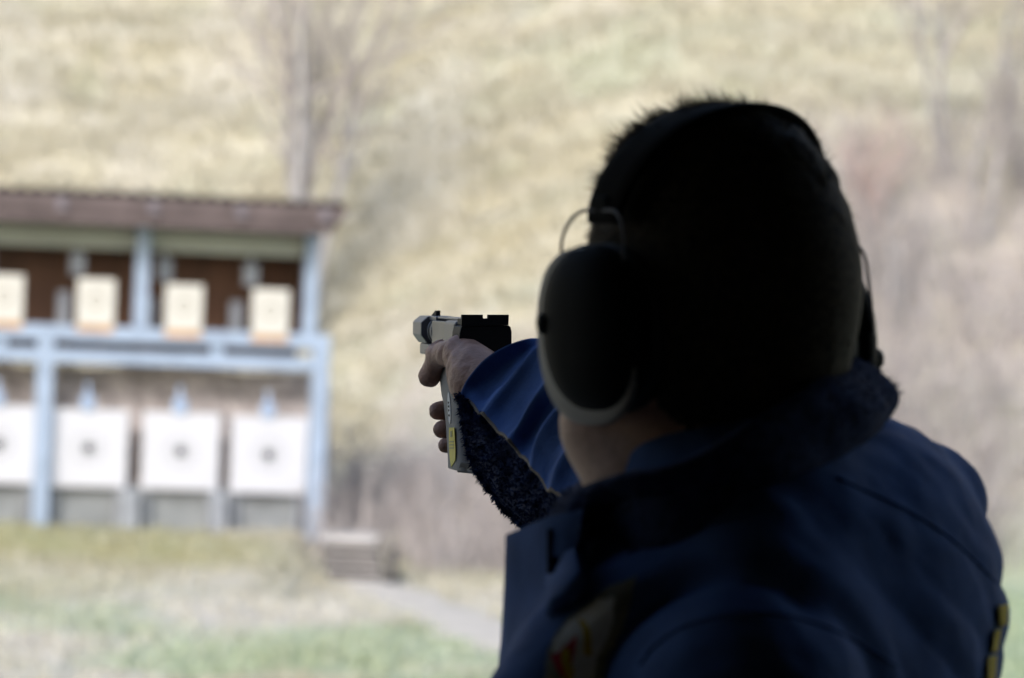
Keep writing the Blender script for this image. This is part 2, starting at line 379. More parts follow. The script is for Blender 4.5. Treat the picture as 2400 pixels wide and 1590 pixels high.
def disc(c, u, v, r, n=20): return [c + u * (r * math.cos(2 * math.pi * i / n)) + v * (r * math.sin(2 * math.pi * i / n)) for i in range(n)]
low_lab = ['white square target sheet cut off by the picture edge, lowest row', 'white square target just right of the left-hand lower post',
           'middle one of the three whole white square targets in the lower row', 'white square target beside the right-hand lower post']
for i, (px, py) in enumerate(((-4, 1041), (208, 1051), (424, 1058), (630, 1067))):
    cx, cz = sl_(px, py, .03); e = empty('square_target', tuple(SW(cx, .03, cz - .27)))
    tag(e, low_lab[i], 'target', 'white square targets in the lower row')
    tz = .012 * random.uniform(-1, 1)
    sbox(cx - .268, cx + .268, .03, .036, cz - .268, cz + .268).build('paper', M['paper'], e, bevel=.004)
    sbox(cx - .262, cx + .262, .038, .055, cz - .262, cz + .262).build('backing_board', M['cardboard'], e)
    MB().prism(disc(SW(cx, .0285, cz), EX, EZ, .040), disc(SW(cx, .0299, cz), EX, EZ, .040)).build('bull', M['ink'], e)
    for r in (.075, .115):
        a = disc(SW(cx, .0288, cz), EX, EZ, r, 32); b = disc(SW(cx, .0288, cz), EX, EZ, r - .003, 32)
        MB().add(a + b, [(k, (k + 1) % 32, 32 + (k + 1) % 32, 32 + k) for k in range(32)]).build('ring', M['ink'], e)
    h = MB(); h.box(SW(cx - .02, .02, cz + .31), (.045, .012, .05), AX3); h.box(SW(cx - .02, .005, cz + .335), (.02, .02, .018), AX3)
    h.box(SW(cx - .02, .045, cz + .39), (.012, .01, .06), AX3)
    h.build('hanger_clip', M['clip'], e, bevel=.004)
    sbox(cx - .23, cx - .20, .057, .075, -.1, cz + .2).build('stake', M['steel'], e); sbox(cx + .20, cx + .23, .057, .075, -.1, cz + .2).build('stake', M['steel'], e)
up_lab = ['cream target card cut off by the picture edge, upper row', 'cream target card just left of the middle upper post', 'cream target card just right of the middle upper post',
          'cream target card nearest the end post in the upper row']
for i, (px, py) in enumerate(((10, 702), (225, 712), (431, 725), (634, 736))):
    cx, cz = sl_(px, py, -.07); e = empty('card_target', tuple(SW(cx, -.07, cz - .2)))
    tag(e, up_lab[i], 'target', 'cream target cards in the upper row')
    sbox(cx - .130, cx + .130, -.070, -.066, cz - .150, cz + .170).build('paper', M['card'], e, bevel=.002)
    sbox(cx - .127, cx + .127, -.064, -.058, cz - .195, cz + .167).build('backing_board', M['cardboard'], e)
    a = disc(SW(cx, -.0715, cz + .02), EX, EZ, .052, 32); b = disc(SW(cx, -.0715, cz + .02), EX, EZ, .040, 32)
    MB().add(a + b, [(k, (k + 1) % 32, 32 + (k + 1) % 32, 32 + k) for k in range(32)]).build('ring', M['paleink'], e)
    h = MB(); h.box(SW(cx - .10, .20, cz + .27), (.05, .04, .075), AX3); h.box(SW(cx - .10, .20, cz + .40), (.012, .012, .08), AX3)
    h.build('hanger', M['steel'], e, bevel=.005)
    sbox(cx - .21, cx - .13, .30, .36, zB - .015, cz + .08).build('mechanism_box', M['steel'], e, bevel=.005)

# ------------------------------------------------------------------ timber steps
s0 = P(838, 1378, 23.1); e = empty('timber_steps', tuple(s0)); tag(e, 'short grey timber steps set into the bank beside the target stand', 'steps')
for k in range(4):
    b = MB().box((s0[0] - .022 * k, s0[1] + .07 * k, -.02 + .080 * k), (.175, .16, .036))
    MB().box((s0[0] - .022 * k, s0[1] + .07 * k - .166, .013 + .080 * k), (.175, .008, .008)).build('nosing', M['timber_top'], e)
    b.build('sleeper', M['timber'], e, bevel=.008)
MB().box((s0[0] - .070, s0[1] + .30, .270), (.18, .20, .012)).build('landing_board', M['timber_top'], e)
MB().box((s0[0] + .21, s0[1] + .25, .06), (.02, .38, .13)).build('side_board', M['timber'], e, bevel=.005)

# ------------------------------------------------------------------ bare trees and brush
def grow(mb_t, mb_c, p, d, length, r, lvl, rnd, maxl, spread=.5):
    n = 4; pts = [p]; q = np.array(p, float); dd = np.array(d, float)
    for i in range(n):
        dd = dd + np.array([rnd.gauss(0, .09), rnd.gauss(0, .09), rnd.gauss(.03, .06)]); dd /= np.linalg.norm(dd)
        q = q + dd * length / n; pts.append(q.copy())
    rads = [r * (1 - .55 * i / n) for i in range(n + 1)]
    (mb_t if lvl == 0 else mb_c).tube(pts, rads, 6 if lvl == 0 else (4 if lvl == 1 else 3), caps=False)
    if lvl >= maxl: return
    for k in range(rnd.choice((4, 5, 6)) if lvl < 2 else 4):
        t = rnd.uniform(.3, 1.0); f = t * n; a = min(int(f), n - 1); bp = pts[a] * (1 - (f - a)) + pts[a + 1] * (f - a)
        nd = dd + np.array([rnd.gauss(0, spread), rnd.gauss(0, spread), rnd.gauss(.15, .25)]); nd /= np.linalg.norm(nd)
        grow(mb_t, mb_c, bp, nd, length * rnd.uniform(.45, .68), rads[a] * .55, lvl + 1, rnd, maxl, spread)
def tree(name, px, py, d, h, r, stems, label, seed, mt='bark', mc='twig', maxl=4, spread=.45, group='bare trees on the hillside'):
    rnd = random.Random(seed); b = P(px, py, d); z = float(H(b[0], b[1])); b[2] = z - .1
    e = empty(name, tuple(b)); t = MB(); c = MB()
    for s in range(stems):
        o = np.array([rnd.uniform(-.14, .14) * (stems > 1), rnd.uniform(-.1, .1), 0])
        grow(t, c, b + o, np.array([o[0] * .35 + rnd.gauss(0, .02), o[1], 1.0]), h * rnd.uniform(.8, 1.1), r * rnd.uniform(.7, 1.1), 0, rnd, maxl, spread)
    t.build('trunk', M[mt], e, smooth=True); c.build('crown', M[mc], e, smooth=True)
    tag(e, label, 'tree', group)
tree('bare_tree', 715, 470, 30.5, 2.7, .075, 4, 'large bare grey tree on the hillside above the target stand roof', 3, maxl=4)
tree('bare_tree', 2215, 560, 31, 1.6, .035, 2, 'slender bare tree at the upper right above the thicket', 5)
tree('bare_tree', 2290, 700, 30, 1.5, .03, 2, 'thin bare tree right of the shooter, nearest the picture edge', 8)
tree('bare_tree', 2120, 850, 28.6, 1.1, .028, 2, 'low bare tree beside the shooter\'s right ear defender', 12, spread=.55)
tree('bare_tree', 2345, 420, 33, 1.6, .04, 1, 'tall bare tree in the upper right corner of the hillside', 15)
tree('red_shrub', 2050, 560, 30.2, .75, .016, 6, 'reddish bare shrub just right of the shooter\'s head', 19, 'twig_red', 'twig_red', 3, .6, 'bare shrubs on the hillside')
def brush(name, spots, label, m, seed):
    rnd = random.Random(seed); mb = MB()
    for (x, y, h, n) in spots:
        z = float(H(x, y))
        for k in range(n):
            a = rnd.uniform(0, 6.283); s = rnd.uniform(.05, .55); L = h * rnd.uniform(.5, 1.1)
            p0 = np.array([x + rnd.gauss(0, .06), y + rnd.gauss(0, .06), z - .03]); d = np.array([s * math.cos(a), s * math.sin(a), 1.0])
            p1 = p0 + d * L * .5 + np.array([rnd.gauss(0, .04), rnd.gauss(0, .04), 0]); p2 = p1 + (d + np.array([rnd.gauss(0, .3), rnd.gauss(0, .3), -.1])) * L * .5
            r = rnd.uniform(.003, .009); mb.tube([p0, p1, p2], [r, r * .7, r * .25], 3, caps=False)
            for q in range(3):
                w_ = p1 + (p2 - p1) * rnd.random() * .8; mb.tube([w_, w_ + np.array([rnd.gauss(0, .16), rnd.gauss(0, .16), rnd.uniform(.05, .3)]) * L], [r * .5, r * .15], 3, caps=False)
    tag(mb.build(name, m), label, kind='stuff')
rb = random.Random(4); sp = []
for k in range(150):
    x = rb.uniform(-1.25, .35); y = rb.uniform(24.0, 27.2); sp.append((x, y, rb.uniform(.25, .75), 7))
brush('undergrowth', sp, 'grey brown leafless brush between the target stand and the shooter', M['twig'], 31)
sp = []
for k in range(210):
    y = rb.uniform(25.0, 31.5); x = rb.uniform(1.9, 5.2); sp.append((x, y, rb.uniform(.4, 1.2), 8))
brush('undergrowth', sp, 'grey lilac leafless thicket right of the shooter', M['twig'], 32)
# dry grass, leaning blades
def grass(name, n, y0, y1, label, keep):
    y = rng.uniform(y0, y1, n); x = rng.uniform(-1, 1, n) * (.16 * y + 1.2)
    g, mo, so, pa = masks(x, y); ok = keep(x, y, so); x, y, g, pa, mo = x[ok], y[ok], g[ok], pa[ok], mo[ok]; n = len(x)
    z = H(x, y) - .02
    cl = fbm(x * .55 + .45 * y, y * 1.7, 55, 4)
    nb = 3; X0 = np.repeat(x, nb) + rng.normal(0, .03, n * nb); Y0 = np.repeat(y, nb) + rng.normal(0, .03, n * nb); Z0 = np.repeat(z, nb)
    h = rng.uniform(.05, .15, n * nb) * np.where(Y0 < 25, .55, 1) * np.repeat(.5 + cl, nb); a = rng.uniform(0, 6.283, n * nb); ln = rng.uniform(.2, 1.2, n * nb) * h
    wd = rng.uniform(.005, .012, n * nb)
    V = np.zeros((n * nb, 3, 3)); ca, sa = np.cos(a), np.sin(a)
    V[:, 0] = np.stack([X0 - sa * wd, Y0 + ca * wd, Z0], -1); V[:, 1] = np.stack([X0 + sa * wd, Y0 - ca * wd, Z0], -1)
    V[:, 2] = np.stack([X0 + ca * ln, Y0 + sa * ln - .02, Z0 + h], -1)
    tone = np.clip(np.repeat(.40 + .9 * (cl - .45) + .35 * pa - .3 * mo, nb) + rng.normal(0, .16, n * nb), 0, 1)
    gr = np.clip(np.repeat(g + .22 * mo, nb) * rng.uniform(.4, 1.2, n * nb), 0, 1)
    o = np_mesh(name, V.reshape(-1, 3), np.arange(n * nb * 3).reshape(-1, 3), M['grass'], smooth=False, attrs=dict(tone=np.repeat(tone, 3), green=np.repeat(gr, 3)))
    tag(o, label, kind='stuff')
grass('hill_grass', 46000, 25, 38, 'matted straw coloured grass on the hillside', lambda x, y, so: (y > hill_start(x)) & (rng.random(len(x)) > so))
grass('range_grass', 22000, 14, 25, 'short green and straw coloured grass on the range floor and bank', lambda x, y, so: (rng.random(len(x)) > so) & (np.abs(x - np.interp(-y, [-q[1] for q in pts], [q[0] for q in pts])) > .24))

# ------------------------------------------------------------------ signed-distance modelling for bodies and cloth
def grid_pts(lo, hi, h):
    lo = np.array(lo, np.float32); n = np.ceil((np.array(hi) - lo) / h).astype(int) + 1
    return lo, h, [(lo[k] + h * np.arange(n[k], dtype=np.float32)) for k in range(3)]
class Fld:
    def __init__(s, lo, hi, h):
        s.lo, s.h, a = grid_pts(lo, hi, h); s.x = a[0][:, None, None]; s.y = a[1][None, :, None]; s.z = a[2][None, None, :]
        s.f = np.full((len(a[0]), len(a[1]), len(a[2])), 9.0, np.float32)
    def cone(s, a, b, ra, rb):
        a = np.asarray(a, np.float32); b = np.asarray(b, np.float32); d = b - a; L = float(np.dot(d, d)) + 1e-9
        t = np.clip(((s.x - a[0]) * d[0] + (s.y - a[1]) * d[1] + (s.z - a[2]) * d[2]) / L, 0, 1)
        return np.sqrt((s.x - a[0] - t * d[0]) ** 2 + (s.y - a[1] - t * d[1]) ** 2 + (s.z - a[2] - t * d[2]) ** 2) - (ra + (rb - ra) * t)
    def ell(s, c, r, ax=None):
        ax = np.eye(3) if ax is None else np.asarray(ax); X = s.x - c[0]; Y = s.y - c[1]; Z = s.z - c[2]
        q = [X * a[0] + Y * a[1] + Z * a[2] for a in ax]
        k0 = np.sqrt(sum((q[i] / r[i]) ** 2 for i in range(3))); k1 = np.sqrt(sum((q[i] / r[i] ** 2) ** 2 for i in range(3)))
        return k0 * (k0 - 1) / (k1 + 1e-6)
    def add(s, d, k=.01):
        if k <= 0: s.f = np.minimum(s.f, d); return
        h = np.clip(.5 + .5 * (s.f - d) / k, 0, 1); s.f = (s.f * (1 - h) + d * h - k * h * (1 - h)).astype(np.float32)
    def cut(s, d, k=.004):
        d = -d; h = np.clip(.5 - .5 * (s.f - d) / k, 0, 1); s.f = (s.f * (1 - h) + d * h + k * h * (1 - h)).astype(np.float32)
    def mesh(s):
        F = s.f; I = F < 0; sh = F.shape
        cnt = np.zeros((sh[0] - 1, sh[1] - 1, sh[2] - 1), np.int8)
        offs = [(i, j, k) for i in (0, 1) for j in (0, 1) for k in (0, 1)]
        for (i, j, k) in offs: cnt += I[i:sh[0] - 1 + i, j:sh[1] - 1 + j, k:sh[2] - 1 + k]
        cells = np.argwhere((cnt > 0) & (cnt < 8))
        cv = np.stack([F[cells[:, 0] + i, cells[:, 1] + j, cells[:, 2] + k] for (i, j, k) in offs], 1)
        acc = np.zeros((len(cells), 3), np.float32); num = np.zeros(len(cells), np.float32)
        for a in range(8):
            for b in range(a + 1, 8):
                oa, ob = np.array(offs[a]), np.array(offs[b])
                if np.abs(oa - ob).sum() != 1: continue
                m = (cv[:, a] < 0) != (cv[:, b] < 0); t = np.where(m, cv[:, a] / (cv[:, a] - cv[:, b] + 1e-20), 0)
                acc += m[:, None] * (oa + t[:, None] * (ob - oa)); num += m
        V = s.lo + s.h * (cells + acc / num[:, None])
        idx = -np.ones(cnt.shape, np.int64); idx[tuple(cells.T)] = np.arange(len(cells))
        Q = []
        for ax in range(3):
            b, c = (ax + 1) % 3, (ax + 2) % 3
            A = [slice(None)] * 3; B = [slice(None)] * 3; A[ax] = slice(0, -1); B[ax] = slice(1, None)
            ch = I[tuple(A)] != I[tuple(B)]; e = np.argwhere(ch)
            e = e[(e[:, b] > 0) & (e[:, c] > 0) & (e[:, b] < sh[b] - 1) & (e[:, c] < sh[c] - 1)]
            sgn = I[tuple(e.T)]
            def cell(db, dc):
                q = e.copy(); q[:, b] += db; q[:, c] += dc; return idx[tuple(q.T)]
            q = np.stack([cell(-1, -1), cell(0, -1), cell(0, 0), cell(-1, 0)], 1)
            q[~sgn] = q[~sgn][:, ::-1]; Q.append(q)
        Q = np.concatenate(Q); Q = Q[(Q >= 0).all(1)]
        return V, Q
def relax(V, Q, it=2, lam=.5):
    for _ in range(it):
        S = np.zeros_like(V); N = np.zeros(len(V))
        for a in range(4):
            for b in ((a + 1) % 4, (a + 3) % 4):
                np.add.at(S, Q[:, a], V[Q[:, b]]); np.add.at(N, Q[:, a], 1)
        V = V + lam * (S / np.maximum(N, 1)[:, None] - V)
    return V
def normals(V, Q):
    n = np.cross(V[Q[:, 2]] - V[Q[:, 0]], V[Q[:, 3]] - V[Q[:, 1]]); N = np.zeros_like(V)
    for k in range(4): np.add.at(N, Q[:, k], n)
    return N / (np.linalg.norm(N, axis=1, keepdims=True) + 1e-12)
def unit(v): v = np.asarray(v, float); return v / np.linalg.norm(v)
def crom(pts, n):
    """smooth curve through points (k,3) sampled n times"""
    p = np.asarray(pts, float); p = np.vstack([2 * p[0] - p[1], p, 2 * p[-1] - p[-2]]); out = []
    for t in np.linspace(0, len(pts) - 1, n):
        k = min(int(t), len(pts) - 2); u = t - k; a, b, c, d = p[k:k + 4]
        out.append(.5 * (2 * b + (c - a) * u + (2 * a - 5 * b + 4 * c - d) * u * u + (3 * b - a - 3 * c + d) * u ** 3))
    return np.array(out)

# ------------------------------------------------------------------ head frame and pistol frame
HC = P(1664, 668, 2.20); HY = R(36); HT = R(6)
hf = np.array([-math.sin(HY), math.cos(HY), 0]); hr0 = np.array([math.cos(HY), math.sin(HY), 0])
hr = unit(hr0 * math.cos(HT) + EZ * math.sin(HT)); hu = np.cross(hr, hf)
HAX = np.stack([hr, hf, hu])
def HL(r, f, u): return HC + hr * r + hf * f + hu * u
GY, GP = R(13), R(1.3)
def camvec(a, b, d): return RIGHT * a + UP * b + FWD * d
gf = camvec(-math.sin(GY) * math.cos(GP), math.sin(GP), math.cos(GY) * math.cos(GP)); gr = camvec(math.cos(GY), 0, math.sin(GY)); gu = np.cross(gr, gf)
G0 = P(1138, 738, DG)
def GL(r, f, u): return G0 + gr * r + gf * f + gu * u
GAX = np.stack([gr, gf, gu])

person = empty('person', (.15, 2.2, 0))
tag(person, 'person in navy jacket seen from behind, right arm raised to aim a pistol', 'person')
# ---- head and neck
f = Fld(HC + np.array([-.17, -.17, -.29]), HC + np.array([.19, .19, .15]), .003)
f.add(f.ell(HL(0, -.013, .003), (.0775, .090, .103), HAX), 0)
f.add(f.ell(HL(0, .032, -.048), (.060, .056, .072), HAX), .03)
f.add(f.ell(HL(0, .055, -.085), (.048, .040, .032), HAX), .03)             # jaw
f.add(f.ell(HL(0, .085, -.098), (.020, .016, .016), HAX), .015)            # chin
f.add(f.cone(HL(0, .088, .005), HL(0, .112, -.028), .009, .013), .012)     # nose
f.add(f.cone(HL(-.03, .072, .018), HL(.03, .072, .018), .010, .010), .014) # brow
f.add(f.cone(HL(-.016, .092, -.058), HL(.016, .092, -.058), .006, .006), .006); f.add(f.cone(HL(-.014, .091, -.070), HL(.014, .091, -.070), .006, .006), .005)
for s in (-1, 1):
    f.cut(f.ell(HL(s * .031, .094, .0), (.017, .014, .011), HAX), .010)
    f.add(f.ell(HL(s * .031, .074, .0), (.012, .012, .011), HAX), .002)
    f.add(f.ell(HL(s * .078, -.006, -.022), (.010, .018, .030), HAX), .008)  # ears under the cups
f.add(f.cone(HL(-.005, -.012, -.06), P(1655, 1120, 2.20), .064, .071), .03)
f.add(f.cone(P(1425, 1010, 2.20), P(1490, 1140, 2.18), .018, .018), .03)    # tendon at the throat
f.add(f.ell(P(1450, 990, 2.225), (.030, .04, .026)), .03)
hV, hQ = f.mesh(); hV = relax(hV, hQ, 2)
HEAD = (hV, hQ)
# ---- shooting hand and forearm
f = Fld(GL(0, .03, -.07) + np.array([-.11, -.24, -.085]), GL(0, .03, -.07) + np.array([.20, .12, .075]), .0018)
W = GL(.004, -.055, -.058)
f.add(f.cone(W, P(1360, 1000, 2.735), .026, .030), 0)
for (mc, pp, dp, tp, rd) in (((.030, .016, -.050), (.033, .062, -.047), (.018, .094, -.044), (.002, .100, -.043), (.0100, .0092, .0082, .0072)),
                             ((.032, .006, -.072), (.036, .056, -.079), (.012, .095, -.082), (-.0235, .0765, -.0815), (.0105, .0096, .0088, .0080)),
                             ((.030, -.006, -.090), (.034, .044, -.095), (.011, .084, -.098), (-.0220, .0665, -.0965), (.0100, .0090, .0084, .0078)),
                             ((.026, -.016, -.104), (.029, .030, -.109), (.010, .068, -.111), (-.0205, .0565, -.1095), (.0088, .0080, .0074, .0068))):
    a, b, c, d = [GL(*q) for q in (mc, pp, dp, tp)]
    f.add(f.cone(W + (a - W) * .25, a, .020, .0145), .012); 
    g = f.cone(a, b, rd[0] + .002, rd[1]); g = np.minimum(g, f.cone(b, c, rd[1], rd[2])); g = np.minimum(g, f.cone(c, d, rd[2], rd[3])); f.add(g, .0032)
# thumb: thenar, metacarpal joint, bent tip
f.add(f.ell(GL(-.012, -.012, -.050), (.021, .034, .026), GAX), .012)
f.add(f.cone(GL(-.012, -.022, -.052), GL(-.0195, .010, -.030), .019, .0120), .010)
f.add(f.cone(GL(-.0195, .010, -.030), GL(-.0265, .064, -.0345), .0122, .0098), .006)
f.add(f.ell(GL(-.0235, .062, -.0325), (.011, .013, .011), GAX), .006)
f.add(f.cone(GL(-.0270, .064, -.0360), GL(-.0285, .084, -.0520), .0092, .0086), .003)
f.add(f.ell(GL(-.0288, .084, -.0530), (.0092, .0105, .0092), GAX), .004)
f.add(f.cone(GL(-.012, .004, -.040), GL(.022, .012, -.045), .013, .012), .014)   # web
for df, rr_ in ((.054, .0011), (.060, .0013), (.066, .0011)):      # skin folds over the thumb joint
    f.cut(f.cone(GL(-.0345, df, -.0260), GL(-.0200, df - .002, -.0228), rr_, rr_), .002)
for (p0, p1) in (((-.034, -.004, -.034), (-.036, .010, -.052)), ((-.036, -.014, -.040), (-.037, -.004, -.060)), ((-.030, .016, -.024), (-.036, .026, -.040))):
    f.cut(f.cone(GL(*p0), GL(*p1), .0022, .0022), .005)
aV, aQ = f.mesh(); aV = relax(aV, aQ, 1, .4)
aV = aV + normals(aV, aQ) * ((fbm(aV[:, 0] * 160 + aV[:, 2] * 90, aV[:, 1] * 120 + aV[:, 2] * 140, 17, 3) - .5) * .0022)[:, None]
# ---- torso, legs, left arm under the clothes
f = Fld((-.2, 1.8, 0.02), (.5, 2.62, 1.56), .012)
f.add(f.ell((.16, 2.2, 1.20), (.11, .17, .34)), 0)
f.add(f.cone((.14, 2.05, 1.40), (.14, 2.36, 1.45), .06, .06), .05); f.add(f.cone((.155, 2.2, 1.40), P(1655, 1090, 2.2), .07, .062), .04)
f.add(f.cone((.14, 2.04, 1.38), (.15, 1.98, 1.12), .05, .042), .03); f.add(f.cone((.15, 1.98, 1.12), (.03, 2.08, .98), .04, .03), .03); f.add(f.ell((.01, 2.10, .96), (.05, .03, .04)), .02)
f.add(f.cone((.14, 2.36, 1.46), P(1360, 1000, 2.735), .048, .030), .03)
for y in (2.07, 2.36):
    f.add(f.cone((.15, y, .92), (.13, y, .50), .085, .058), .04); f.add(f.cone((.13, y, .50), (.16, y, .10), .055, .038), .03); f.add(f.ell((.10, y, .06), (.12, .042, .04)), .03)
tV, tQ = f.mesh(); tV = relax(tV, tQ, 2)
n1, n2 = len(hV), len(hV) + len(aV)
np_mesh('body', np.vstack([hV, aV, tV]), np.vstack([hQ, aQ + n1, tQ + n2]), M['skin'], person)
# thumb nail
c = GL(-.0335, .0905, -.0525); nb = MB()
ua, ub, un = unit(gf * .75 - gu * .65), unit(gr * .25 + gu * .72 + gf * .6), None
un = unit(np.cross(ua, ub)); un = un if np.dot(un, -gr) > 0 else -un
nb.grid([[c + ua * (.0055 * i / 3) + ub * (.005 * j / 3) - un * (.0012 * (abs(j) / 3) ** 2) for j in range(-3, 4)] for i in range(-3, 4)])
nb.build('thumb_nail', M['nail'], person, smooth=True, solid=.0006)
# ---- hair: cap and short strands
hN = normals(hV, hQ); L = (hV - HC) @ HAX.T
line = -.082 + .055 * sst(L[:, 1], -.05, .0) + .025 * sst(L[:, 1], .0, .04) + .085 * sst(L[:, 1], .045, .085)
inh = L[:, 2] > line
hm = inh[hQ].all(1); used = np.unique(hQ[hm]); remap = -np.ones(len(hV), int); remap[used] = np.arange(len(used))
edge = np.clip((L[used, 2] - line[used]) / .02, 0, 1)
top = sst(L[used, 2], .03, .10)
thick = (.0015 + .005 * top) * edge
nz = fbm(L[used, 0] * 70 + 40, L[used, 1] * 70 + L[used, 2] * 60 + 40, 61, 3) - .5
tuft = np.exp(-(((L[used] - np.array([-.012, .052, .090])) / np.array([.030, .022, .030])) ** 2).sum(1))
capV = hV[used] + hN[used] * np.maximum(thick + nz * .006 * edge + tuft * .007, .0008 + .0012 * edge)[:, None]
ns = 22000; pick = rng.choice(len(used), ns); nn = hN[used][pick]; bp = capV[pick] - nn * .002; lt = top[pick]; lf = L[used][pick]
cid = np.floor(lf * 150); cx_ = lambda k: hsh(cid[:, 0] * 7 + cid[:, 1], cid[:, 2] * 3 + cid[:, 1], k) - .5
flow = hf * .6 - hu * 1.0 * (1 - lt)[:, None] - hr * .25
clump = np.stack([cx_(1), cx_(2), cx_(3)], 1) * .95
dirs = nn * (.24 + .06 * lt)[:, None] + flow * .8 + clump + rng.normal(0, .12, (ns, 3)); dirs /= np.linalg.norm(dirs, axis=1, keepdims=True)
ln = (.006 + .0045 * lt + .007 * tuft[pick]) * rng.uniform(.6, 1.2, ns) * (.8 + .9 * (cx_(4) + .5))
sd_ = np.cross(dirs, rng.normal(0, 1, (ns, 3))); sd_ /= np.linalg.norm(sd_, axis=1, keepdims=True); sd_ *= .00045
SV = np.stack([bp - sd_, bp + sd_, bp + dirs * ln[:, None]], 1).reshape(-1, 3)
tri = np.arange(ns * 3).reshape(-1, 3) + len(capV)
capT = remap[hQ[hm]]; capT = np.vstack([capT[:, [0, 1, 2]], capT[:, [0, 2, 3]]])
np_mesh('hair', np.vstack([capV, SV]), np.vstack([capT, tri]), M['hair'], person)

# ------------------------------------------------------------------ jacket
f = Fld((-.09, 1.86, .80), (.42, 2.70, 1.60), .0055)
f.add(f.ell((.170, 2.19, 1.16), (.143, .205, .36)), 0)
f.add(f.ell(P(2000, 1440, 2.27), (.092, .15, .125)), .05)                             # rounded upper back
f.add(f.cone(P(1960, 1180, 2.30), P(2178, 1166, 2.35), .050, .035), .04)             # far shoulder blade
f.add(f.cone(P(1790, 1690, 2.02), P(1760, 1180, 2.15), .066, .045), .05)             # near shoulder up to the neck
f.add(f.cone(P(1700, 1160, 2.2), P(1720, 1260, 2.2), .078, .10), .04)
f.add(f.cone((.135, 2.03, 1.385), (.15, 1.965, 1.12), .068, .060), .025); f.add(f.cone((.15, 1.965, 1.12), (.02, 2.07, .97), .058, .048), .03)
f.add(f.cone((.14, 2.36, 1.455), P(1500, 1030, 2.62), .072, .048), .04)              # raised right upper arm
f.add(f.ell(P(1335, 1725, 2.10), (.056, .07, .07)), .03); f.add(f.cone(P(1350, 1800, 2.12), P(1372, 2900, 2.17), .054, .075), .03); f.add(f.ell(P(1500, 1540, 2.12), (.050, .08, .06)), .04)
jV, jQ = f.mesh(); jV = relax(jV, jQ, 2)
jN = normals(jV, jQ)
# cloth folds: long drags from the neck over the shoulder blade, small creases elsewhere
qx = jV[:, 0] * 1.0; qy = jV[:, 1]; qz = jV[:, 2]
diag = (qx * .60 + qz * .80) / .0095 + 3.0 * fbm(qx * 6 + qy * 2, qz * 6, 3, 3)
back = sst(qx, .17, .25) * (1 - sst(qz, 1.46, 1.52)) 
fold = (np.abs(np.sin(diag)) ** .7 - .5) * .0058 * back * sst(fbm(qx * 7 + 2, qz * 7 + qy * 5, 33, 2), .25, .5)
fold += (fbm(qx * 14 + qy * 6, qz * 11 + qy * 9, 71, 4) - .5) * .013
fold += (fbm(qx * 45 + qy * 21, qz * 40 + 30 * qy, 81, 3) - .5) * .003
da = np.sqrt(((jV - np.array([.135, 2.03, 1.385])) ** 2).sum(1)); fold -= .010 * np.exp(-((da - .090) / .008) ** 2) * (qy < 2.15)
jV = jV + jN * fold[:, None]
jacket = np_mesh('jacket', jV, jQ, M['jacket'], person)
jb = BVHTree.FromPolygons([tuple(v) for v in jV], [tuple(int(i) for i in q) for q in jQ])
def on_jacket(px, py, lift=.0012):
    d = Vector(P(px, py, 1) - CAM).normalized(); h = jb.ray_cast(Vector(CAM), d)
    return None if h[0] is None else np.array(h[0]) + np.array(h[1]) * (lift if h[1].dot(d) < 0 else -lift)
def patch(name, poly, m, lift, n=9, parent=jacket):
    """a flat sewn-on piece: photo outline a-b along the top, d-c along the bottom, laid on the cloth"""
    a, b, c, d = [np.array(q, float) for q in poly]; G = []
    for i in range(n):
        v = i / (n - 1); row = []
        for j in range(n):
            u = j / (n - 1); q = (a * (1 - u) + b * u) * (1 - v) + (d * (1 - u) + c * u) * v; h = on_jacket(q[0], q[1], lift)
            if h is None: return
            row.append(h)
        G.append(row)
    return MB().grid(G).build(name, m, parent, smooth=True, solid=.0008)
# crest on the chest (pale field, khaki edge, yellow and red charges)
def inside(p, poly):
    c = False; n = len(poly)
    for i in range(n):
        (x0, y0), (x1, y1) = poly[i], poly[i - 1]
        if (y0 > p[1]) != (y1 > p[1]) and p[0] < (x1 - x0) * (p[1] - y0) / (y1 - y0) + x0: c = not c
    return c
CREST = [('crest_band', 'patch_yellow', [(1357, 1453), (1376, 1461), (1388, 1487), (1386, 1539), (1370, 1539), (1371, 1487)]),
         ('crest_charge', 'patch_yellow', [(1326, 1521), (1339, 1529), (1341, 1600), (1326, 1600), (1316, 1546)]),
         ('crest_shield', 'patch_red', [(1356, 1489), (1354, 1509), (1346, 1540), (1323, 1600), (1293, 1546), (1321, 1526)]),
         ('crest_field', 'patch', [(1404, 1410), (1442, 1404), (1436, 1463), (1417, 1512), (1398, 1546), (1386, 1650), (1330, 1650), (1340, 1590), (1299, 1529), (1301, 1512), (1339, 1463), (1371, 1440)]),
         ('crest', 'patch_khaki', [(1495, 1355), (1478, 1413), (1462, 1479), (1430, 1537), (1420, 1590), (1412, 1650), (1270, 1650), (1280, 1590), (1286, 1537), (1299, 1503), (1337, 1453), (1367, 1432), (1425, 1383)])]
gx = np.arange(1262, 1504, 4); gy = np.arange(1350, 1652, 4.5)
gp = [[on_jacket(x, y, .0022) for x in gx] for y in gy]; cm = {k: MB() for k in range(5)}
for i in range(len(gy) - 1):
    for j in range(len(gx) - 1):
        q = [gp[i][j], gp[i][j + 1], gp[i + 1][j + 1], gp[i + 1][j]]
        if any(v is None for v in q): continue
        for k in range(5):
            if inside((gx[j] + 2, gy[i] + 2.2), CREST[k][2]): cm[k].add(q, [(0, 1, 2, 3)]); break
crest = cm[4].build('crest', M['patch_khaki'], jacket, smooth=True)
for k in range(4): cm[k].build(CREST[k][0], M[CREST[k][1]], crest, smooth=True)
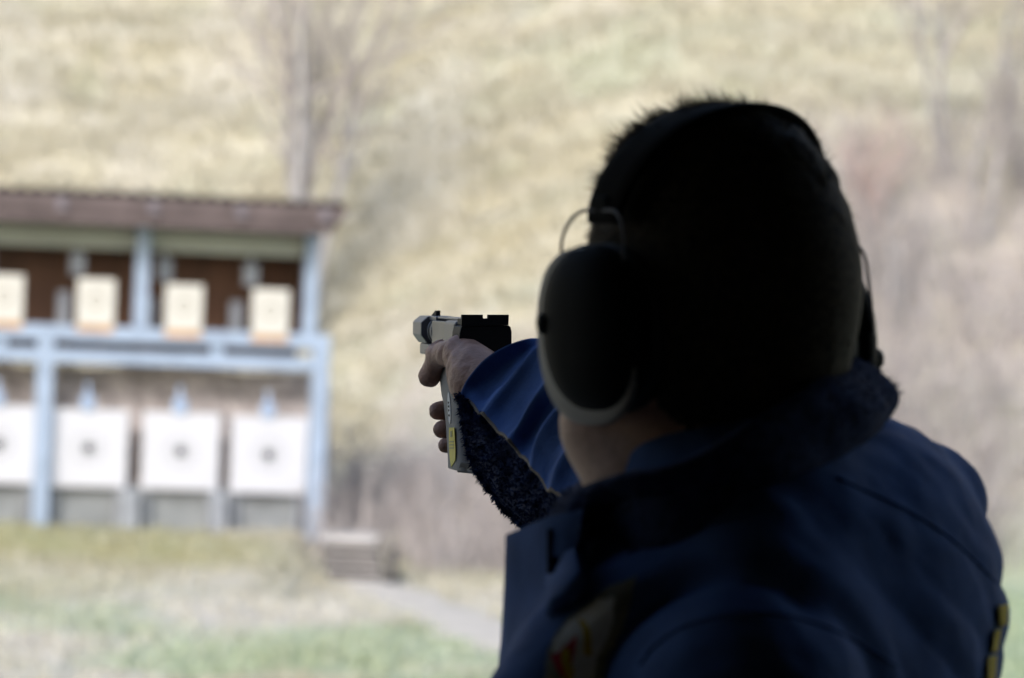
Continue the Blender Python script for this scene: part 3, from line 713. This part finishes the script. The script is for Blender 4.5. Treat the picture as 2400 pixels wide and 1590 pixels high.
# yellow lettering on the back, seen edge-on
for q in ([(2330, 1420), (2352, 1418), (2350, 1462), (2334, 1470)], [(2322, 1478), (2338, 1472), (2328, 1530), (2314, 1530)], [(2344, 1500), (2356, 1495), (2358, 1540), (2348, 1545)],
          [(2306, 1540), (2326, 1536), (2322, 1600), (2304, 1600)]):
    patch('back_lettering', q, M['patch_yellow'], .002, 6)
# stitched seams: yoke over the back, armhole of the near sleeve
for pts_ in ([(1960, 1120), (2060, 1166), (2130, 1200), (2210, 1250), (2280, 1310), (2340, 1372)], [(1500, 1560), (1540, 1510), (1620, 1462), (1757, 1438), (1880, 1452), (1990, 1495), (2100, 1560)], [(1470, 1300), (1560, 1262), (1680, 1225), (1800, 1190)]):
    cv = crom([(a_, b_, 0) for a_, b_ in pts_], 30); sp_ = [on_jacket(q[0], q[1], .0003) for q in cv]; sp_ = [q for q in sp_ if q is not None]
    MB().tube(sp_, .0011, 6).build('seam', M['jacket'], jacket, smooth=True)
# ---- front placket standing off at the chest
pl = []
for (py, x0, x1) in ((1254, 1219, 1400), (1300, 1218, 1395), (1345, 1217, 1385), (1390, 1215, 1392), (1430, 1214, 1358), (1470, 1212, 1320), (1508, 1210, 1298), (1560, 1204, 1284), (1640, 1200, 1270), (1760, 1240, 1270)):
    row = []
    for k in range(8):
        px = x0 + (x1 - x0) * k / 7; py2 = py - (75 if py < 1260 else 8) * k / 7; h = on_jacket(px, py2, .005) if px > 1325 else None
        row.append(h if h is not None else P(px, py2, (2.19 if py < 1700 else 2.13) - .10 * k / 7 * (py < 1700)))
    pl.append(row)
MB().grid(pl).build('front_placket', M['jacket'], person, smooth=True, solid=.010, bevel=.002)
MB().tube([P(1292, y, 2.128) for y in range(1240, 1500, 20)], .0030, 6).build('zip', M['jacket_dark'], person, smooth=True)
# ---- stand-up fleece collar
N = 40
rim = crom([P(2040, 852, 2.22), P(1940, 905, 2.12), P(1760, 1005, 2.065), P(1590, 1096, 2.06), P(1440, 1124, 2.09), P(1345, 1150, 2.16), P(1330, 1150, 2.26), P(1480, 1060, 2.34), P(1760, 950, 2.36), P(1940, 880, 2.32), P(2040, 852, 2.22)], N * 2 + 1)[:-1]
def JP(px, py, d):
    h = on_jacket(px, py, .004); return P(px, py, d) if h is None else h
bas = crom([P(2082, 985, 2.22), JP(1980, 1070, 2.08), JP(1800, 1150, 2.03), JP(1600, 1205, 2.025), JP(1440, 1225, 2.06), P(1300, 1245, 2.16), P(1290, 1290, 2.27), P(1480, 1180, 2.37), P(1760, 1080, 2.38), P(1980, 1010, 2.33), P(2082, 985, 2.22)], N * 2 + 1)[:-1]
cen = P(1700, 1020, 2.2); rings = []
for k in range(9):
    t = k / 8; out = math.sin(t * math.pi)
    rg = []
    for i in range(2 * N):
        o = rim[i] - cen; o[2] = 0; o = unit(o); rg.append(rim[i] * (1 - t) + bas[i] * t + o * (out * (.003 + .008 * float(sst(o[0], .2, .9))) + .0018 * math.sin(i * 1.3 + 2 * math.sin(i * .7) + 3 * t)))
    rings.append(rg)
inner = [[r + unit((cen - r) * np.array([1, 1, 0])) * .018 - EZ * dz for r in rim] for dz in (.004, .03, .06)]
MB().loft(rings[::-1] + [[rim[i] * .5 + inner[0][i] * .5 + EZ * .006 for i in range(2 * N)]] + inner, caps=False).build('collar', M['collar'], person, smooth=True)
def fuzz(name, pts, nrm, n, ln, wd, m, parent, jit=.5):
    k = rng.choice(len(pts), n); b = pts[k] + rng.normal(0, .0012, (n, 3)); d = nrm[k] + rng.normal(0, jit, (n, 3)); d /= np.linalg.norm(d, axis=1, keepdims=True)
    s = np.cross(d, rng.normal(0, 1, (n, 3))); s /= np.linalg.norm(s, axis=1, keepdims=True); s2 = np.cross(d, s); L = ln * rng.uniform(.45, 1.2, n)[:, None]
    w_ = wd * rng.uniform(.6, 1.3, n)[:, None]
    V = np.stack([b + s * w_, b - s * w_ * .5 + s2 * w_ * .85, b - s * w_ * .5 - s2 * w_ * .85, b + d * L], 1).reshape(-1, 3)
    q = np.arange(n) * 4; Fc = np.stack([np.stack([q, q + 1, q + 3], 1), np.stack([q + 1, q + 2, q + 3], 1), np.stack([q + 2, q, q + 3], 1)], 1).reshape(-1, 3)
    o = np_mesh(name, V, Fc, m, parent); o['kind'] = 'stuff'; return o
cp = np.array([p for r in rings[:5] for p in r]); cn = np.array([unit((p - cen) * np.array([1, 1, .3])) for p in cp])
fuzz('collar_fibres', cp, cn, 2200, .0030, .0005, M['collar'], person)
# ---- right sleeve: gathered shell with piped edge
RID = [[(1077, 926, 2.80), (1097, 884, 2.80), (1140, 836, 2.79), (1200, 803, 2.78), (1262, 795, 2.79), (1335, 835, 2.84)],
       [(1133, 970, 2.745), (1158, 932, 2.745), (1188, 893, 2.74), (1220, 852, 2.73), (1262, 806, 2.725), (1335, 800, 2.76)],
       [(1193, 1032, 2.695), (1212, 1000, 2.695), (1243, 941, 2.685), (1276, 897, 2.675), (1312, 850, 2.665), (1390, 828, 2.70)],
       [(1247, 1097, 2.645), (1251, 1042, 2.645), (1271, 996, 2.635), (1310, 947, 2.625), (1360, 890, 2.615), (1440, 850, 2.64)],
       [(1292, 1146, 2.60), (1305, 1090, 2.60), (1335, 1040, 2.59), (1380, 980, 2.58), (1430, 920, 2.57), (1510, 880, 2.60)],
       [(1375, 1190, 2.53), (1400, 1120, 2.53), (1430, 1060, 2.52), (1470, 1000, 2.51), (1520, 940, 2.50), (1600, 900, 2.52)]]
NS = 28; rows = []
curves = [crom([P(*q) for q in r], NS) for r in RID]
axis_in = unit(P(1420, 1030, 2.60) - P(1160, 900, 2.70))
for i in range(5):
    A, B = curves[i], curves[i + 1]
    for j in range(12):
        u = j / 12; c = A * (1 - u) + B * u
        # sharp ridge, soft hollow sagging behind it
        s = math.sin(math.pi * u); dep = (.025, .019, .028, .016, .020)[i] * (math.sin(math.pi * u ** (.70, .85, .65, 1.0, .8)[i]) ** .75)
        v = np.linspace(0, 1, NS); k = (.55 + .75 * np.sin(math.pi * np.clip(v * 1.1, 0, 1)))[:, None]
        w2 = (.0024 * np.sin(v * 9 + i * 2 + u * 7) + .010 * (fbm(v * 5 + i * 3.3, v * 0 + u * 3 + i * 5, 91, 3) - .5))[:, None]
        c = c + (axis_in * .55 + FWD * .8 - UP * .15) * dep * k + UP * w2 * s
        rows.append(c)
rows.append(curves[5])
sv = np.array(rows)
MB().grid([list(r) for r in sv]).build('sleeve', M['jacket'], person, smooth=True, solid=.0016, subsurf=1)
MB().tube([r[0] for r in sv], .0017, 6).build('sleeve_piping', M['piping'], person, smooth=True)
# ---- fleece lining hanging out of the open cuff
top_ = np.array([r[0] for r in sv]) + FWD * .006; npt = len(top_)
rimc = crom([P(1086, 940, 2.815), P(1093, 1010, 2.82), P(1112, 1085, 2.815), P(1147, 1143, 2.80), P(1195, 1203, 2.78), P(1266, 1254, 2.755), P(1390, 1300, 2.70)], npt)
LG = []
for k in range(13):
    v = k / 12; row = top_ * (1 - v) + rimc * v
    bulge = math.sin(math.pi * v) * .016
    rip = np.array([.004 * math.sin(11 * v + 2.2 * math.sin(i * .3)) + .0025 * math.sin(i * .9) for i in range(npt)])[:, None]
    LG.append(row - FWD * (bulge + rip) - RIGHT * bulge * .15)
LG.append(rimc + FWD * .012 + UP * .006); LG.append(rimc + FWD * .02 + UP * .03 + RIGHT * .02); LG.append(top_ + FWD * .03 + RIGHT * .03)
lin = MB().grid([list(r) for r in LG]).build('cuff_lining', M['fleece'], person, smooth=True)
lp = np.array([p for r in LG[1:13] for p in r]); nl = np.array([-FWD * .8 - RIGHT * .35 - UP * .1 for _ in lp])
fuzz('cuff_fibres', lp, nl, 5200, .0042, .0008, M['fleece'], lin, .55)
fuzz('cuff_fibres', np.array(LG[12]), np.array([(-RIGHT * .75 - UP * .65 - FWD * .1)] * npt), 1500, .0052, .0009, M['fleece'], lin, .6)
# ---- trousers and shoes (below the frame)
f = Fld((-.1, 1.9, .05), (.4, 2.52, 1.0), .012)
f.add(f.ell((.16, 2.21, .93), (.145, .19, .10)), 0)
for y in (2.07, 2.36): f.add(f.cone((.15, y, .90), (.13, y, .50), .10, .075), .05); f.add(f.cone((.13, y, .50), (.16, y, .10), .073, .06), .03)
v_, q_ = f.mesh(); np_mesh('trousers', relax(v_, q_, 2), q_, M['trousers'], person)
for y in (2.07, 2.36):
    f = Fld((-.08, y - .08, -.01), (.26, y + .08, .14), .006); f.add(f.ell((.08, y, .045), (.135, .05, .045)), 0); f.add(f.cone((.16, y, .05), (.16, y, .11), .05, .05), .03)
    v_, q_ = f.mesh(); v_[:, 2] = np.maximum(v_[:, 2], .002); np_mesh('shoe', v_, q_, M['shoe'], person)

# ------------------------------------------------------------------ ear defenders
ed = empty('ear_defenders', tuple(HL(0, 0, .1))); tag(ed, 'black ear defenders with steel wire yokes worn over the shooter\'s head', 'ear defenders')
def cup(s):
    ro = .004 if s > 0 else 0; wl = -.022 if s > 0 else 0; cr, cf, cu = s * (.0715 if s < 0 else .076), .000, (-.021 if s < 0 else -.042)
    def ring(off, sc, df=0, du=0, n=36):
        out = []
        for k in range(n):
            a = 2 * math.pi * k / n; ca, sa = math.cos(a), math.sin(a)
            out.append(HL(cr + s * off, cf + df + (.047 if s < 0 else .040) * sc * math.copysign(abs(ca) ** .8, ca), cu + du + (.0515 if s < 0 else .054) * sc * math.copysign(abs(sa) ** .85, sa)))
        return out
    b = MB(); b.loft([ring(o, c) for o, c in ((.014, .55), (.014, .95), (.017, 1.0), (.021, .97), (.026, .90), (.031, .78), (.0350, .60), (.0375, .38), (.0382, .18), (.0383, .02))])
    c_ = b.build('ear_cup', M['muff'], ed, smooth=True)
    b = MB(); b.loft([ring(o, c, .005, -.0042) for o, c in ((.0180, .7), (.0180, 1.02), (.0190, 1.04), (.0220, 1.04), (.0228, 1.02), (.0230, .7))]); b.build('cup_pale_ring', M['muff_rim'], c_, smooth=True)  # pale ring, shifted forward and down to show along the lower edge
    b = MB(); b.loft([ring(o, c) for o, c in ((-.004, .6), (-.005, .85), (-.002, .97), (.004, 1.0), (.009, .96), (.0094, .7))]); b.build('cushion', M['cushion'], c_, smooth=True)
    kb = HL(cr + s * (.026 if s < 0 else .033), cf + (.030 if s < 0 else -.018), cu + (.004 if s < 0 else -.012)); ax = hr * s
    b = MB(); b.tube([kb - ax * .006, kb + ax * .005, kb + ax * .0095, kb + ax * .0115], [.0090, .0080, .0064, .002], 14); b.build('pivot_knob', M['muff'], c_, smooth=True)
    # wire yoke: two legs from the band end to the cup
    top = HL(s * .0825, .0, .050 + wl * .6)
    for q in (-1, 1):
        k_ = .031 if s < 0 else .040; w_ = crom([top, HL(s * (.084 + ro), q * k_ * .6, .049 + wl), HL(s * (.088 + ro), q * k_ * .95, .037 + wl), HL(s * (.090 + ro), q * k_, .020 + wl), HL(s * (.092 + ro), q * k_, -.008 + wl), HL(s * (.099 + ro), q * k_ * .8, -.020 + wl)], 24)
        MB().tube(list(w_), .0011, 6).build('wire_yoke', M['wire'], ed, smooth=True)
    b = MB(); b.box(HL(s * .0815, 0, .052), (.0022, .009, .007), HAX); b.build('band_end', M['muff'], ed, bevel=.002)
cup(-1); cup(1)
b = MB(); rings = []
for k in range(41):
    a = math.pi * (k / 40) ; rr, uu = -.0805 * math.copysign(abs(math.cos(a)) ** .9, math.cos(a)), .042 + .0655 * math.sin(a) ** 1.05
    
    nrm = unit(np.array([-math.cos(a) * .9, 0, math.sin(a) + .15])); wd = .015 + .006 * math.sin(a)
    rings.append([HL(rr + nrm[0] * t, -.002 - .024 * math.sin(a) ** 1.5 + f_, uu + nrm[2] * t) for (t, f_) in ((-.002, -wd), (.0025, -wd), (.0035, -wd * .6), (.0035, wd * .6), (.0025, wd), (-.002, wd))])
b.loft(rings); b.build('headband', M['band'], ed, smooth=False, bevel=.001)

# ------------------------------------------------------------------ pistol
gun = empty('pistol', tuple(GL(.0, .03, -.13))); tag(gun, 'silver and black target pistol with grey anatomical grip in the shooter\'s hand', 'pistol')
def gbox(r0, r1, f0, f1, u0, u1): return MB().box(GL((r0 + r1) / 2, (f0 + f1) / 2, (u0 + u1) / 2), ((r1 - r0) / 2, (f1 - f0) / 2, (u1 - u0) / 2), GAX)
def gpr(poly, f0, f1): return MB().prism([GL(r, f0, u) for r, u in poly], [GL(r, f1, u) for r, u in poly])
# rear sight: notched plate, and receiver end
rs = gpr([(-.0196, 0), (-.0021, 0), (-.0021, -.0030), (.0021, -.0030), (.0021, 0), (.0196, 0), (.0193, -.0085), (-.0200, -.0095)], 0, .004); rear = rs.build('rear_sight', M['gunblack'], gun, bevel=.0003)
gpr([(-.0200, -.0097), (.0193, -.0087), (.0212, -.0098), (.0222, -.0135), (.0222, -.024), (.0185, -.031), (-.0165, -.031), (-.0218, -.026), (-.0213, -.0150)], .0005, .030).build('receiver', M['gunblack'], gun, bevel=.0008)
gbox(-.0175, .0175, .0045, .028, -.0086, -.0035).build('sight_base', M['gunblack'], gun, bevel=.0006)
# bolt and frame between receiver and barrel
gbox(-.0172, .0165, .0305, .040, -.027, -.0095).build('frame_lug', M['alloy_dark'], gun, bevel=.001)
gbox(-.0178, -.0135, .034, .041, -.0175, -.0085).build('bolt_catch', M['gunblack'], gun, bevel=.0006)
gpr([(-.0150, -.0060), (.0150, -.0060), (.0168, -.0085), (.0168, -.024), (.0130, -.028), (-.0130, -.028), (-.0172, -.024), (-.0172, -.0085)], .0405, .082).build('bolt', M['alloy'], gun, bevel=.0012)
gbox(-.0085, .0085, .030, .150, -.0058, -.0042).build('top_rib', M['alloy'], gun, bevel=.0005)
gbox(-.0120, .0120, .082, .158, -.0275, -.0075).build('barrel_housing', M['alloy_dark'], gun, bevel=.001)
gbox(-.0135, .0135, .030, .185, -.034, -.028).build('lower_frame', M['alloy'], gun, bevel=.001)
def cyl(f0, f1, r, uc=-.0165, n=28): return MB().loft([[GL(r * math.cos(2 * math.pi * k / n), ff, uc + r * math.sin(2 * math.pi * k / n)) for k in range(n)] for ff in (f0, f1)])
cyl(.150, .178, .0095).build('barrel', M['alloy_dark'], gun, smooth=False)
for f0 in (.157, .171): cyl(f0, f0 + .0035, .0128, -.0168).build('barrel_ring', M['alloy'], gun, bevel=.0006)
cyl(.1605, .1705, .0118, -.0168).build('barrel_sleeve', M['alloy_dark'], gun)
oc = [(-.0105, -.0042), (.0105, -.0042), (.0168, -.0095), (.0168, -.0205), (.0115, -.0275), (-.0115, -.0275), (-.0168, -.0205), (-.0168, -.0095)]
MB().loft([[GL(r, ff, u) for r, u in oc] for ff in (.180, .2165)]).build('muzzle_block', M['alloy'], gun, bevel=.0008)
cyl(.2166, .2172, .0030, -.0165, 16).build('bore', M['gunblack'], gun)
gbox(-.0110, .0110, .1785, .2140, -.0375, -.0278).build('barrel_weight', M['alloy'], gun, bevel=.0015)
gbox(-.0095, .0095, .1520, .1795, -.0075, -.0044).build('front_rib', M['alloy'], gun, bevel=.0004)
MB().prism([GL(-.0019, ff, u) for ff, u in ((.188, -.0041), (.188, .0006), (.1915, .0006), (.209, -.0041))], [GL(.0019, ff, u) for ff, u in ((.188, -.0041), (.188, .0006), (.1915, .0006), (.209, -.0041))]).build('front_sight', M['gunblack'], gun)
# trigger guard and trigger
MB().tube([GL(0, .150, -.035), GL(0, .150, -.060), GL(0, .138, -.070), GL(0, .105, -.072), GL(0, .085, -.068)], .0035, 8).build('trigger_guard', M['alloy'], gun, smooth=True)
MB().tube([GL(0, .108, -.034), GL(0, .110, -.048), GL(0, .113, -.058)], .0028, 8).build('trigger', M['alloy_dark'], gun, smooth=True)
# anatomical grip
rings = []
for (u, fc, hf_, rc, hr_) in ((-.027, .056, .030, 0, .016), (-.040, .056, .035, -.001, .020), (-.056, .053, .037, -.001, .0215), (-.068, .047, .035, -.001, .0215), (-.074, .042, .031, -.001, .0215), (-.090, .034, .0285, -.001, .0215),
                              (-.105, .029, .029, -.001, .0215), (-.120, .024, .030, -.001, .0215), (-.1275, .022, .031, -.001, .0215)):
    rg = []
    for k in range(28):
        a = 2 * math.pi * k / 28; ca, sa = math.cos(a), math.sin(a)
        rg.append(GL(rc + hr_ * math.copysign(abs(ca) ** .42, ca), fc + hf_ * math.copysign(abs(sa) ** .5, sa), u))
    rings.append(rg)
grip = MB().loft(rings).build('grip', M['grip'], gun, smooth=True, bevel=.0008)
MB().prism([GL(r, q, -.1195) for r, q in ((-.0222, -.006), (.024, -.008), (.024, -.020), (-.010, -.022))], [GL(r, q, -.1290) for r, q in ((-.0223, .01), (.024, .01), (.024, -.030), (-.006, -.032))]).build('palm_shelf', M['grip'], gun, bevel=.0015)
def on_grip(name, poly, m, lift):
    MB().prism([GL(-.0224 - lift, q, u) for q, u in poly], [GL(-.0224 - lift + .0004, q, u) for q, u in poly]).build(name, m, grip)
ov = [(.0335 + .0055 * math.cos(a) - .24 * .0125 * math.sin(a) * -1, -.0775 + .0130 * math.sin(a)) for a in [2 * math.pi * k / 24 for k in range(24)]]
on_grip('oval_label', ov, M['label'], .0006)
for k, (dq, du) in enumerate(((0, .0045), (0, .0015), (0, -.0018), (0, -.0058))):
    q0, u0 = .0335 + .24 * (du), -.0775 + du
    on_grip('label_print', [(q0 - .0016, u0 - .0009), (q0 + .0016, u0 - .0009), (q0 + .0016, u0 + .0007), (q0 - .0016, u0 + .0007)] if k % 2 else [(q0 - .0018, u0 + .0006), (q0 + .0018, u0 + .0008), (q0 + .0010, u0 - .0010)], M['gunblack'], .0011)
on_grip('yellow_sticker', [(.0330, -.0935), (.0130, -.0925), (.0075, -.1120), (.0080, -.1190), (.0240, -.1255), (.0300, -.1180), (.0330, -.1080)], M['sticker'], .0006)
for k, u in enumerate((-.1050, -.1076, -.1102)):
    on_grip('sticker_print', [(.0290, u - .0004), (.0290, u + .0005), (.0135, u + .0014), (.0135, u + .0005)], M['stickergrey'], .0011)
on_grip('sticker_print', [(.0262, -.0962), (.0200, -.0955), (.0195, -.1005), (.0257, -.1010)], M['stickergrey'], .0011)
